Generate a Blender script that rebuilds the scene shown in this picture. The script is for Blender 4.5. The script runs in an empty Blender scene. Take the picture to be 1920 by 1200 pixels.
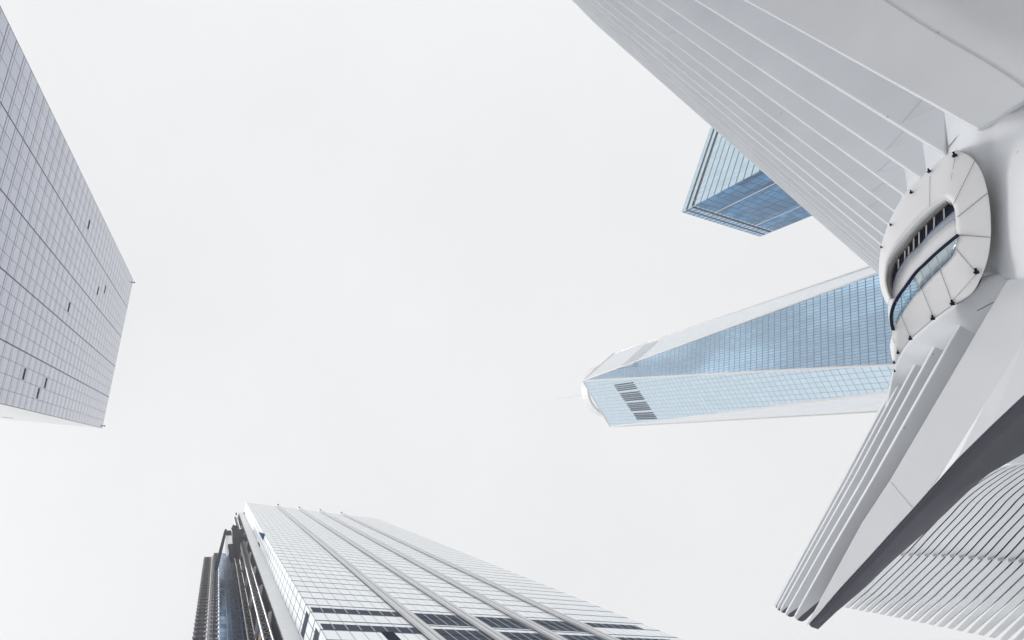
import bpy, bmesh, math, random
import numpy as np
from mathutils import Vector

# ------------------------------------------------------------------ camera, sky, sun, exposure
S = bpy.context.scene
COL = S.collection
CX, CY, F = 960.0, 600.0, 1100.0            # photograph centre and focal length in its pixels
M = np.array([[0.8909, -0.0323, 0.4530],    # camera axes (right, down, forward) -> world rows X, Y, Z
              [0.1203, 0.9786, -0.1667],
              [-0.4379, 0.2030, 0.8758]])
u_, s_, vt_ = np.linalg.svd(M)
M = u_ @ vt_
EYE = np.array([0.0, 0.0, 1.7])
cam = bpy.data.cameras.new('camera')
cam.sensor_width = 36.0
cam.lens = 36.0 * F / 1920.0
cam.clip_start = 0.1
cam.clip_end = 5000
co = bpy.data.objects.new('camera', cam)
COL.objects.link(co)
R = np.stack([M[:, 0], -M[:, 1], -M[:, 2]], axis=1)
import mathutils
co.matrix_world = mathutils.Matrix.Translation(Vector(EYE)) @ mathutils.Matrix(R.tolist()).to_4x4()
S.camera = co

SUN_EL, SUN_AZ = math.radians(64), math.radians(188)     # azimuth from +X, counter-clockwise
SUN_DIR = Vector((math.cos(SUN_EL) * math.cos(SUN_AZ), math.cos(SUN_EL) * math.sin(SUN_AZ), math.sin(SUN_EL)))
W = bpy.data.worlds.new('World')
S.world = W
W.use_nodes = True
nt = W.node_tree
nt.nodes.clear()
out = nt.nodes.new('ShaderNodeOutputWorld')
add = nt.nodes.new('ShaderNodeAddShader')
sky = nt.nodes.new('ShaderNodeTexSky')
sky.sky_type = 'NISHITA'
sky.sun_disc = False
sky.dust_density = 0.0
sky.air_density = 0.6
sky.sun_elevation = SUN_EL
sky.sun_rotation = math.pi / 2 - SUN_AZ
bg1 = nt.nodes.new('ShaderNodeBackground')
bg1.inputs['Strength'].default_value = 0.02
nt.links.new(sky.outputs['Color'], bg1.inputs['Color'])
# the cloud deck: an even white overcast, brighter where the veiled sun stands behind it
tc = nt.nodes.new('ShaderNodeTexCoord')
dot = nt.nodes.new('ShaderNodeVectorMath')
dot.operation = 'DOT_PRODUCT'
dot.inputs[1].default_value = SUN_DIR
nt.links.new(tc.outputs['Generated'], dot.inputs[0])
ramp = nt.nodes.new('ShaderNodeMapRange')
ramp.interpolation_type = 'SMOOTHSTEP'
ramp.inputs['From Min'].default_value = 0.70
ramp.inputs['From Max'].default_value = 1.0
ramp.inputs['To Min'].default_value = 0.0
ramp.inputs['To Max'].default_value = 0.0
nt.links.new(dot.outputs['Value'], ramp.inputs['Value'])
noi = nt.nodes.new('ShaderNodeTexNoise')
noi.inputs['Scale'].default_value = 1.7
noi.inputs['Detail'].default_value = 4
nt.links.new(tc.outputs['Generated'], noi.inputs['Vector'])
nr = nt.nodes.new('ShaderNodeMapRange')
nr.inputs['From Min'].default_value = 0.3
nr.inputs['From Max'].default_value = 0.7
nr.inputs['To Min'].default_value = 0.79
nr.inputs['To Max'].default_value = 0.87
nt.links.new(noi.outputs['Fac'], nr.inputs['Value'])
sm = nt.nodes.new('ShaderNodeMath')
sm.operation = 'ADD'
nt.links.new(ramp.outputs['Result'], sm.inputs[0])
nt.links.new(nr.outputs['Result'], sm.inputs[1])
bg2 = nt.nodes.new('ShaderNodeBackground')
bg2.inputs['Color'].default_value = (1.0, 0.995, 0.985, 1)
nt.links.new(sm.outputs['Value'], bg2.inputs['Strength'])
nt.links.new(bg1.outputs[0], add.inputs[0])
nt.links.new(bg2.outputs[0], add.inputs[1])
nt.links.new(add.outputs[0], out.inputs['Surface'])

sl = bpy.data.lights.new('sun', 'SUN')
sl.energy = 2.3
sl.angle = math.radians(24)
sl.color = (1.0, 0.97, 0.93)
so = bpy.data.objects.new('sun', sl)
COL.objects.link(so)
so.location = (-60, -40, 120)
so.rotation_euler = (-SUN_DIR).to_track_quat('-Z', 'Y').to_euler()

S.view_settings.view_transform = 'Standard'
S.view_settings.look = 'None'
S.view_settings.gamma = 1.0
S.view_settings.exposure = 0.0
S.view_settings.use_curve_mapping = False
S.cycles.volume_bounces = 3
S.cycles.max_bounces = 10
S.cycles.transparent_max_bounces = 12
S.cycles.use_denoising = True

HAZE_DENSITY = 0.00048

# ------------------------------------------------------------------ survey helpers (pixel of the photograph -> place)
def nrm(v):
    return v / np.linalg.norm(v)
def ray(p):
    return nrm(M @ np.array([p[0] - CX, p[1] - CY, F], float))
def at_h(p, h):                                  # where the sight line reaches height h
    d = ray(p)
    return EYE + d * (h - EYE[2]) / d[2]
def at_x(p, x):                                  # where it reaches distance x along the hall's axis
    d = ray(p)
    return EYE + d * x / d[0]
def at_plane(p, a, n):
    d = ray(p)
    return EYE + d * ((np.asarray(a) - EYE) @ n) / (d @ n)
def px(w):
    c = M.T @ (np.asarray(w, float) - EYE)
    return np.array([CX + F * c[0] / c[2], CY + F * c[1] / c[2]])
Z = np.array([0, 0, 1.0])

# ------------------------------------------------------------------ object helpers
def link(o, parent=None):
    COL.objects.link(o)
    if parent is not None:
        o.parent = parent
    return o
def thing(name, label, cat, loc=(0, 0, 0), group=None):
    o = bpy.data.objects.new(name, None)
    o.empty_display_size = 1
    o.location = loc
    link(o)
    o['label'] = label
    o['category'] = cat
    if group:
        o['group'] = group
    return o
def mesh(name, verts, faces, mat, parent=None, uvs=None, smooth=False, solid=0, offset=0.0, bevel=0, merge=False):
    me = bpy.data.meshes.new(name)
    loc = Vector(parent.matrix_world.translation) if parent is not None else Vector((0, 0, 0))
    if parent is not None:
        loc = Vector((0, 0, 0))
        q = parent
        while q is not None:
            loc += Vector(q.location)
            q = q.parent
    me.from_pydata([tuple(Vector([float(c) for c in v]) - loc) for v in verts], [], faces)
    if uvs is not None:
        ul = me.uv_layers.new(name='UVMap')
        for poly in me.polygons:
            for li in poly.loop_indices:
                ul.data[li].uv = uvs[me.loops[li].vertex_index]
    bm = bmesh.new()
    bm.from_mesh(me)
    if merge:
        bmesh.ops.remove_doubles(bm, verts=bm.verts, dist=1e-4)
    if uvs is None:
        bmesh.ops.recalc_face_normals(bm, faces=bm.faces)
    bm.to_mesh(me)
    bm.free()
    if smooth:
        for p in me.polygons:
            p.use_smooth = True
    me.materials.append(mat)
    o = bpy.data.objects.new(name, me)
    link(o, parent)
    if solid:
        md = o.modifiers.new('solid', 'SOLIDIFY')
        md.thickness = solid
        md.offset = offset
    if bevel:
        md = o.modifiers.new('bevel', 'BEVEL')
        md.width = bevel
        md.segments = 3
        md.limit_method = 'ANGLE'
        md.angle_limit = math.radians(40)
        md.harden_normals = True
        for p in me.polygons:
            p.use_smooth = True
    return o
class MB:
    """collects simple solids into one mesh"""
    def __init__(s):
        s.v, s.f = [], []
    def box(s, c, ax, ay, az):                   # centre and three half-axis vectors
        c, ax, ay, az = (np.asarray(t, float) for t in (c, ax, ay, az))
        k = len(s.v)
        for sz in (-1, 1):
            for sx, sy in ((-1, -1), (1, -1), (1, 1), (-1, 1)):
                s.v.append(c + sx * ax + sy * ay + sz * az)
        s.f += [tuple(k + i for i in q) for q in ((0, 3, 2, 1), (4, 5, 6, 7), (0, 1, 5, 4), (1, 2, 6, 5), (2, 3, 7, 6), (3, 0, 4, 7))]
        return s
    def bar(s, a, b, r, up=(0.3, 0.2, 1), r2=None):
        a, b = np.asarray(a, float), np.asarray(b, float)
        d = nrm(b - a)
        e = nrm(np.cross(d, np.asarray(up, float)))
        g = np.cross(d, e)
        return s.box((a + b) / 2, e * r, g * (r2 or r), d * np.linalg.norm(b - a) / 2)
    def cyl(s, a, b, r, n=14, r2=None):
        a, b = np.asarray(a, float), np.asarray(b, float)
        d = nrm(b - a)
        e = nrm(np.cross(d, np.array([0.31, 0.22, 0.93]) if abs(d[2]) < .9 else np.array([1., 0, 0])))
        g = np.cross(d, e)
        k = len(s.v)
        r2 = r if r2 is None else r2
        for c, rr in ((a, r), (b, r2)):
            for i in range(n):
                t = 2 * math.pi * i / n
                s.v.append(c + rr * (math.cos(t) * e + math.sin(t) * g))
        for i in range(n):
            j = (i + 1) % n
            s.f.append((k + i, k + j, k + n + j, k + n + i))
        s.f.append(tuple(k + i for i in range(n - 1, -1, -1)))
        s.f.append(tuple(k + n + i for i in range(n)))
        return s
    def prism(s, poly, vec):                     # planar polygon pushed along vec
        k, n = len(s.v), len(poly)
        for p in poly:
            s.v.append(np.asarray(p, float))
        for p in poly:
            s.v.append(np.asarray(p, float) + np.asarray(vec, float))
        s.f.append(tuple(range(k, k + n)))
        s.f.append(tuple(range(k + 2 * n - 1, k + n - 1, -1)))
        for i in range(n):
            j = (i + 1) % n
            s.f.append((k + i, k + n + i, k + n + j, k + j))
        return s
    def build(s, name, mat, parent=None, **kw):
        return mesh(name, s.v, s.f, mat, parent, **kw)
def loft(rows, name, mat, parent, **kw):
    n = len(rows[0])
    v = [p for r in rows for p in r]
    f = []
    for i in range(len(rows) - 1):
        for j in range(n - 1):
            f.append((i * n + j, i * n + j + 1, (i + 1) * n + j + 1, (i + 1) * n + j))
    return mesh(name, v, f, mat, parent, smooth=kw.pop('smooth', True), **kw)
def resample(poly, n):
    """n points spaced evenly along a pixel polyline, Catmull-Rom smoothed"""
    P = np.asarray(poly, float)
    Q = []
    for i in range(len(P) - 1):
        p0, p1, p2, p3 = P[max(i - 1, 0)], P[i], P[i + 1], P[min(i + 2, len(P) - 1)]
        for t in np.linspace(0, 1, 12, endpoint=False):
            Q.append(0.5 * (2 * p1 + (p2 - p0) * t + (2 * p0 - 5 * p1 + 4 * p2 - p3) * t * t + (3 * p1 - p0 - 3 * p2 + p3) * t ** 3))
    Q.append(P[-1])
    Q = np.array(Q)
    d = np.concatenate([[0], np.cumsum(np.linalg.norm(np.diff(Q, axis=0), axis=1))])
    return np.stack([np.interp(np.linspace(0, d[-1], n), d, Q[:, k]) for k in range(Q.shape[1])], axis=1)

# ------------------------------------------------------------------ materials
def new_mat(name):
    m = bpy.data.materials.new(name)
    m.use_nodes = True
    return m, m.node_tree, m.node_tree.nodes['Principled BSDF']
def paint(name, col, rough=0.4, metal=0.0, var=0.04, scale=0.35, bump=0.0, spec=0.5, streak=False):
    m, t, b = new_mat(name)
    b.inputs['Roughness'].default_value = rough
    b.inputs['Metallic'].default_value = metal
    b.inputs['Specular IOR Level'].default_value = spec
    tcn = t.nodes.new('ShaderNodeTexCoord')
    n1 = t.nodes.new('ShaderNodeTexNoise')
    n1.inputs['Scale'].default_value = scale
    n1.inputs['Detail'].default_value = 6
    n1.inputs['Roughness'].default_value = 0.6
    t.links.new(tcn.outputs['Object'], n1.inputs['Vector'])
    mr = t.nodes.new('ShaderNodeMapRange')
    mr.inputs['From Min'].default_value = 0.3
    mr.inputs['From Max'].default_value = 0.7
    mr.inputs['To Min'].default_value = 1 - var
    mr.inputs['To Max'].default_value = 1 + var
    t.links.new(n1.outputs['Fac'], mr.inputs['Value'])
    fac = mr.outputs['Result']
    if streak:                                   # small dirt specks with a shape of their own
        n2 = t.nodes.new('ShaderNodeTexVoronoi')
        n2.inputs['Scale'].default_value = 0.9
        t.links.new(tcn.outputs['Object'], n2.inputs['Vector'])
        lt = t.nodes.new('ShaderNodeMapRange')
        lt.inputs['From Min'].default_value = 0.03
        lt.inputs['From Max'].default_value = 0.05
        lt.inputs['To Min'].default_value = 0.72
        lt.inputs['To Max'].default_value = 1.0
        t.links.new(n2.outputs['Distance'], lt.inputs['Value'])
        mu = t.nodes.new('ShaderNodeMath')
        mu.operation = 'MULTIPLY'
        t.links.new(fac, mu.inputs[0])
        t.links.new(lt.outputs['Result'], mu.inputs[1])
        fac = mu.outputs[0]
    mx = t.nodes.new('ShaderNodeMix')
    mx.data_type = 'RGBA'
    mx.blend_type = 'MULTIPLY'
    mx.inputs['Factor'].default_value = 1.0
    mx.inputs[6].default_value = (*col, 1)
    t.links.new(fac, mx.inputs[7])
    t.links.new(mx.outputs[2], b.inputs['Base Color'])
    if bump:
        n3 = t.nodes.new('ShaderNodeTexNoise')
        n3.inputs['Scale'].default_value = 1.3
        n3.inputs['Detail'].default_value = 3
        t.links.new(tcn.outputs['Object'], n3.inputs['Vector'])
        bp = t.nodes.new('ShaderNodeBump')
        bp.inputs['Strength'].default_value = bump
        bp.inputs['Distance'].default_value = 0.015
        t.links.new(n3.outputs['Fac'], bp.inputs['Height'])
        t.links.new(bp.outputs['Normal'], b.inputs['Normal'])
    return m
def facade(name, base, lines, panel, metal=1.0, rough=0.12, var=0.06, tilt=0.01, patches=None, spec=0.5):
    """curtain wall: glass panels over a (u, height) chart in metres, with joint and floor lines"""
    m, t, b = new_mat(name)
    N = t.nodes.new
    L = t.links.new
    def mth(op, a, c=None, d=None):
        n = N('ShaderNodeMath')
        n.operation = op
        for k, v in enumerate((a, c, d)):
            if v is None:
                continue
            if isinstance(v, (int, float)):
                n.inputs[k].default_value = v
            else:
                L(v, n.inputs[k])
        return n.outputs[0]
    b.inputs['Specular IOR Level'].default_value = spec
    uv = N('ShaderNodeUVMap')
    uv.uv_map = 'UVMap'
    sx = N('ShaderNodeSeparateXYZ')
    L(uv.outputs[0], sx.inputs[0])
    c = {'u': sx.outputs[0], 'v': sx.outputs[1]}
    cu = mth('FLOOR', mth('DIVIDE', mth('SUBTRACT', c['u'], panel[1]), panel[0]))
    cv = mth('FLOOR', mth('DIVIDE', mth('SUBTRACT', c['v'], panel[3]), panel[2]))
    cb = N('ShaderNodeCombineXYZ')
    L(cu, cb.inputs[0])
    L(cv, cb.inputs[1])
    wn = N('ShaderNodeTexWhiteNoise')
    wn.noise_dimensions = '3D'
    L(cb.outputs[0], wn.inputs['Vector'])
    vr = N('ShaderNodeMapRange')
    vr.inputs['To Min'].default_value = 1 - var
    vr.inputs['To Max'].default_value = 1 + var
    L(wn.outputs['Value'], vr.inputs['Value'])
    fac = vr.outputs[0]
    if patches:                                   # broad light and dark areas; painted reflections on the blue glass towers
        pn = N('ShaderNodeTexNoise')
        pn.inputs['Scale'].default_value = patches[0]
        pn.inputs['Detail'].default_value = 2
        L(cb.outputs[0], pn.inputs['Vector'])
        pr = N('ShaderNodeMapRange')
        pr.inputs['From Min'].default_value = 0.42
        pr.inputs['From Max'].default_value = 0.58
        pr.inputs['To Min'].default_value = 1 - patches[1]
        pr.inputs['To Max'].default_value = 1 + patches[1]
        L(pn.outputs['Fac'], pr.inputs['Value'])
        fac = mth('MULTIPLY', fac, pr.outputs[0])
    mx = N('ShaderNodeMix')
    mx.data_type = 'RGBA'
    mx.blend_type = 'MULTIPLY'
    mx.inputs['Factor'].default_value = 1.0
    mx.inputs[6].default_value = (*base, 1)
    L(fac, mx.inputs[7])
    colr = mx.outputs[2]
    met = None
    for (ax, per, off, wid, lc, st) in lines:
        fr = mth('FRACT', mth('DIVIDE', mth('SUBTRACT', c[ax], off - wid / 2), per))
        mk = mth('MULTIPLY', mth('LESS_THAN', fr, wid / per), st)
        x = N('ShaderNodeMix')
        x.data_type = 'RGBA'
        L(mk, x.inputs['Factor'])
        L(colr, x.inputs[6])
        x.inputs[7].default_value = (*lc, 1)
        colr = x.outputs[2]
        met = mk if met is None else mth('MAXIMUM', met, mk)
    L(colr, b.inputs['Base Color'])
    if met is not None:
        L(mth('MULTIPLY', mth('SUBTRACT', 1.0, met), metal), b.inputs['Metallic'])
        L(mth('MULTIPLY_ADD', met, 0.4, rough), b.inputs['Roughness'])
    else:
        b.inputs['Metallic'].default_value = metal
        b.inputs['Roughness'].default_value = rough
    if tilt:
        g = N('ShaderNodeNewGeometry')
        v1 = N('ShaderNodeVectorMath')
        v1.operation = 'SUBTRACT'
        L(wn.outputs['Color'], v1.inputs[0])
        v1.inputs[1].default_value = (.5, .5, .5)
        v2 = N('ShaderNodeVectorMath')
        v2.operation = 'SCALE'
        v2.inputs['Scale'].default_value = tilt * 2
        L(v1.outputs[0], v2.inputs[0])
        v3 = N('ShaderNodeVectorMath')
        v3.operation = 'ADD'
        L(g.outputs['Normal'], v3.inputs[0])
        L(v2.outputs[0], v3.inputs[1])
        v4 = N('ShaderNodeVectorMath')
        v4.operation = 'NORMALIZE'
        L(v3.outputs[0], v4.inputs[0])
        L(v4.outputs[0], b.inputs['Normal'])
    return m
def clear_glass(name, tint=(0.9, 0.95, 0.97), refl=0.25):
    m, t, b = new_mat(name)
    t.nodes.remove(b)
    o = t.nodes['Material Output']
    tr = t.nodes.new('ShaderNodeBsdfTransparent')
    tr.inputs['Color'].default_value = (*tint, 1)
    gl = t.nodes.new('ShaderNodeBsdfGlossy')
    gl.inputs['Roughness'].default_value = 0.03
    gl.inputs['Color'].default_value = (0.9, 0.93, 0.95, 1)
    lw = t.nodes.new('ShaderNodeFresnel')
    lw.inputs['IOR'].default_value = 1.5
    mr = t.nodes.new('ShaderNodeMath')
    mr.operation = 'MULTIPLY'
    mr.inputs[1].default_value = refl * 4
    t.links.new(lw.outputs[0], mr.inputs[0])
    mx = t.nodes.new('ShaderNodeMixShader')
    t.links.new(mr.outputs[0], mx.inputs[0])
    t.links.new(tr.outputs[0], mx.inputs[1])
    t.links.new(gl.outputs[0], mx.inputs[2])
    t.links.new(mx.outputs[0], o.inputs['Surface'])
    return m

WHITE = paint('white painted steel', (0.825, 0.845, 0.87), 0.38, var=0.045, scale=0.22, bump=0.05, streak=True)
PANEL = paint('white composite panel', (0.89, 0.89, 0.90), 0.45, var=0.02, scale=0.4)
DARKTONE = paint('dark wing tone', (0.135, 0.132, 0.165), 0.5, spec=0.1, var=0.08, scale=0.2, bump=0.04)  # dark tone of undersides; stands in for shade on rib sides and tips
JOINT = paint('grey joint sealant', (0.30, 0.30, 0.31), 0.7, spec=0.0)
BLACK = paint('black metal', (0.012, 0.013, 0.02), 0.45, spec=0.0)
NAVY = paint('dark navy metal', (0.02, 0.024, 0.05), 0.35, spec=0.0)
BROWN = paint('brown slatted soffit', (0.36, 0.33, 0.32), 0.6, var=0.15, scale=3)
DARKGLASS = paint('dark tinted glass', (0.035, 0.045, 0.09), 0.06, var=0.1, scale=1)
PALEGLASS = paint('pale frosted glass', (0.42, 0.46, 0.54), 0.12, var=0.05)
GUARD = clear_glass('clear guard glass', refl=0.12)
STEEL = paint('light grey steel', (0.84, 0.84, 0.85), 0.75, metal=0.5, var=0.03, spec=0.2)
STONE = paint('pale paving stone', (0.52, 0.51, 0.50), 0.7, var=0.12, scale=0.6)
ROOF = paint('roof membrane', (0.4, 0.4, 0.4), 0.8)

# ------------------------------------------------------------------ ground
g = mesh('plaza_ground', [(-700, -700, 0), (700, -700, 0), (700, 700, 0), (-700, 700, 0)], [(0, 1, 2, 3)], STONE)
g['kind'] = 'structure'

# ------------------------------------------------------------------ towers
def wall(name, a, b, z0, z1, mat, parent, z1b=None):
    """one facade: vertical quad from plan point a to b with a chart in metres"""
    a, b = np.asarray(a, float), np.asarray(b, float)
    L = np.linalg.norm((b - a)[:2])
    z1b = z1 if z1b is None else z1b
    v = [(a[0], a[1], z0), (b[0], b[1], z0), (b[0], b[1], z1b), (a[0], a[1], z1)]
    return mesh(name, v, [(0, 1, 2, 3)], mat, parent, uvs=[(0, z0), (L, z0), (L, z1b), (0, z1)])
def proud_box(name, a, udir, ndir, u0, u1, h0, h1, depth, mat, parent, sink=0.05):
    """a box standing proud of a facade that starts at a and runs along udir, outward ndir"""
    c = a * np.array([1, 1, 0]) + udir * (u0 + u1) / 2 + ndir * (depth - sink) / 2 + Z * (h0 + h1) / 2
    return MB().box(c, udir * (u1 - u0) / 2, ndir * (depth + sink) / 2, Z * (h1 - h0) / 2).build(name, mat, parent)

# --- the pale tower cut off by the left frame edge
H4 = 298.0
a4, b4 = at_h((250, 525), H4), at_h((192, 803), H4)
c4 = b4 + nrm(at_h((58, 791), H4) - b4) * 46
d4 = a4 + (c4 - b4)
t4 = thing('office_tower', 'pale grey glass tower with slanting gridded face and small black louvres', 'skyscraper', ((a4[0] + c4[0]) / 2, (a4[1] + c4[1]) / 2, 0))
L4 = np.linalg.norm(b4 - a4)
p4 = L4 / 20
dk = (0.10, 0.11, 0.16)
m4 = facade('silver curtain wall', (0.45, 0.475, 0.56),
            [('v', 4.9, 0.0, 0.42, (0.10, 0.11, 0.17), 0.8), ('v', 4.9, 1.1, 0.28, (0.12, 0.13, 0.19), 0.65),
             ('u', p4, 0, 0.16, dk, 0.65), ('u', p4 * 4, 0, 0.34, (0.05, 0.06, 0.10), 1.0)],
            (p4, 0, 4.9, 0), metal=0.9, rough=0.16, var=0.035, tilt=0.006)
m4b = facade('reflection white wall', (0.86, 0.87, 0.88), [('v', 4.9, 0, 0.12, (0.5, 0.5, 0.55), 0.4)], (3.2, 0, 4.9, 0), metal=0.0, rough=0.8, var=0.01, spec=0.05)  # side wall whitened in its colour for the glancing reflection
wall('facade', a4, b4, 0, H4, m4, t4)
wall('facade', b4, c4, 0, H4, m4b, t4)
wall('facade', c4, d4, 0, H4, m4b, t4)
wall('facade', d4, a4, 0, H4, m4b, t4)
mesh('roof', [a4, b4, c4, d4], [(0, 1, 2, 3)], ROOF, t4)
u4 = nrm(b4 - a4)
n4 = np.array([u4[1], -u4[0], 0])
if n4 @ (a4 - c4) < 0:
    n4 = -n4
for uu, hh in ((2, 205.6), (6, 236.2), (5, 246.6), (10, 205.0), (17, 179.6), (17, 199.6), (18, 194.8)):
    proud_box('louvre', a4, u4, n4, uu * p4 + 0.25, (uu + 1) * p4 - 0.25, hh - 0.6, hh + 0.6, 0.06, BLACK, t4)
# louvre on the narrow white side and small lamps on the roof corners
us = nrm(c4 - b4)
ns = np.array([us[1], -us[0], 0])
if ns @ (b4 - a4) < 0:
    ns = -ns
proud_box('louvre', b4, us, ns, 22.3, 25.6, 267, 268.6, 0.06, BLACK, t4)
for q, uu in ((a4, 1.0), (b4, -1.0)):
    pc = q + u4 * uu + n4 * 0.5 + Z * 0.2
    lm = MB().cyl(pc - Z * .35, pc + Z * .35, 0.3).bar(pc, pc - n4 * 1.2, 0.12).build('roof_lamp', NAVY, t4)

# --- the white tower at the bottom with steel fins
H3 = 329.0
a3, r3 = at_h((461, 942), H3), at_h((688, 969), H3)
e3 = nrm(r3 - a3)
g3 = np.array([-e3[1], e3[0], 0])                 # into the block, away from the camera
if g3[1] < 0:
    g3 = -g3
L3 = 64.5
r3 = a3 + e3 * L3
HS = 319.6
s1, s2 = at_h((457.7, 961), HS), at_h((447.6, 961.5), HS)
t3 = thing('office_tower', 'white glass tower with grey steel fins and dark slate window bands', 'skyscraper', ((a3[0] + r3[0]) / 2, (a3[1] + r3[1]) / 2 + 25, 0))
back_r = r3 + g3 * 50
back_l = s2 + g3 * 40
fl = 4.95
ln = (0.03, 0.06, 0.11)
m3 = facade('white curtain wall', (0.91, 0.96, 0.99),
            [('u', 1.82, 0.1, 0.12, (0.28, 0.34, 0.40), 0.85), ('v', fl, 103.2 - 20 * fl, 0.60, ln, 0.95)],
            (1.82, 0.1, fl, 103.2 - 20 * fl), metal=0.85, rough=0.15, var=0.03, tilt=0.008)
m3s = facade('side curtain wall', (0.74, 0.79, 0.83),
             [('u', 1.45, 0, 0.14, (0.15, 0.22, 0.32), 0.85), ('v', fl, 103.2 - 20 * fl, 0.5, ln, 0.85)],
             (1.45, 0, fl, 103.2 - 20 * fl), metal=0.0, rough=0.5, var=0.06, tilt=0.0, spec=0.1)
m3w = facade('smooth white cladding', (0.83, 0.84, 0.85),
             [('v', fl * 2, 103.2 - 20 * fl, 0.10, (0.5, 0.5, 0.52), 0.5), ('u', 2.6, 0, 0.10, (0.5, 0.5, 0.52), 0.5)],
             (2.6, 0, fl, 0), metal=0.6, rough=0.4, var=0.015, tilt=0.0)
wall('facade', a3, r3, 0, H3, m3, t3, z1b=322)
wall('side_facade', s1, a3, 0, HS, m3s, t3, z1b=H3)
wall('cladding_band', s2, s1, 0, HS, m3w, t3)
wall('facade', r3, back_r, 0, 322, m3s, t3)
wall('facade', back_r, back_l, 0, 322, m3s, t3, z1b=HS)
mesh('roof', [(a3[0], a3[1], 321), (r3[0], r3[1], 321), (back_r[0], back_r[1], 321), (back_l[0], back_l[1], 318), (s2[0], s2[1], 318), (s1[0], s1[1], 318)], [(0, 1, 2, 3, 4, 5)], ROOF, t3)
n3 = -g3
FINS = [15.1, 25.6, 36.1, 47.0]
for uu in FINS:
    o = MB()
    base = a3 * np.array([1, 1, 0]) + e3 * uu
    o.box(base + n3 * 0.1 + Z * 165, e3 * 0.95, n3 * 0.30, Z * 165.3)
    o.build('fin', STEEL, t3)
    MB().box(base + n3 * 0.40 + Z * 164.9, e3 * 0.06, n3 * 0.03, Z * 164.9).build('fin_groove', JOINT, t3)
    MB().box(base + n3 * 0.5 + Z * 330.7, e3 * 0.35, n3 * 0.3, Z * 0.4).build('fin_cap', NAVY, t3)
    proud_box('shadow_gap', a3, e3, n3, uu - 1.12, uu - 0.97, 0, 328, 0.03, BLACK, t3)
SLATE = paint('slate window glass', (0.085, 0.105, 0.14), 0.3, spec=0.0, var=0.05, scale=0.2)
FRAME = paint('grey mullion', (0.45, 0.48, 0.52), 0.4)
EDGES = [0.0] + FINS + [L3]
for k in range(5):
    u0, u1 = EDGES[k] + (0.45 if k == 0 else 1.1), EDGES[k + 1] - (1.15 if k < 4 else 3.5)
    for h0, h1 in (((98.5, 101.3), (88.6, 91.5), (78.7, 81.6)) if k in (0, 4) else ((94.2, 101.3), (84.2, 91.5), (74.3, 81.5))):
        bd = proud_box('window_band', a3, e3, n3, u0, u1, h0, h1, 0.03, SLATE, t3)
        j = math.ceil((u0 - 0.1) / 1.82)
        while 0.1 + j * 1.82 < u1:
            c = a3 * np.array([1, 1, 0]) + e3 * (0.1 + j * 1.82) + n3 * 0.03 + Z * (h0 + h1) / 2
            MB().box(c, e3 * 0.07, n3 * 0.04, Z * (h1 - h0) / 2 * 0.995).build('mullion', FRAME, bd)
            j += 1
        if h1 - h0 > 5:
            c = a3 * np.array([1, 1, 0]) + e3 * (u0 + u1) / 2 + n3 * 0.032 + Z * (h0 + h1 + 0.7) / 2
            MB().box(c, e3 * (u1 - u0) / 2 * 0.999, n3 * 0.03, Z * 0.10).build('transom', BLACK, bd)
ss3 = nrm(s1 - a3)
nss = np.array([-ss3[1], ss3[0], 0])
if nss @ e3 > 0:
    nss = -nss
for h0, h1 in ((98.5, 101.3), (88.6, 91.5)):
    proud_box('window_band', a3, ss3 * np.array([1, 1, 0]) / np.linalg.norm(ss3[:2]), nss / np.linalg.norm(nss), 0.5, 3.6, h0, h1, 0.03, SLATE, t3)
proud_box('open_panel', a3, e3, n3, 0.1 + 4 * 1.82 + 0.75, 0.1 + 5 * 1.82 + 0.75, 83.6, 88.5, 0.035, NAVY, t3)
sd = nrm((s1 - a3) * np.array([1, 1, 0]))
sn = np.array([-sd[1], sd[0], 0])
if sn @ e3 > 0:
    sn = -sn
proud_box('open_panel', a3, sd, sn, 3.5, 4.2, 199, 208, 0.04, NAVY, t3)
for uu, hh in ((0.6, 318.5), (4.0, 318.5)):
    c = s1 * np.array([1, 1, 0]) + nrm((s2 - s1) * np.array([1, 1, 0])) * (uu - 0.6) + sn * 0.15 + Z * 314
    MB().box(c, sd * 0.25, sn * 0.2, Z * 4).build('roof_bracket', NAVY, t3)
tarp_c = at_plane((490, 999), a3, sn)
BLUE = paint('blue tarpaulin', (0.005, 0.07, 0.26), 0.9, spec=0.0, var=0.1, scale=2)
pts = [at_plane(p, a3 + sn * 0.12, sn) for p in ((485.5, 998), (496.5, 1000.5), (493, 1013))]
tp = MB().prism(pts, sn * 0.08).build('tarpaulin', BLUE)
tp['label'] = 'blue triangular tarpaulin hung on the narrow side of the white finned tower'
tp['category'] = 'tarpaulin'

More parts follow.
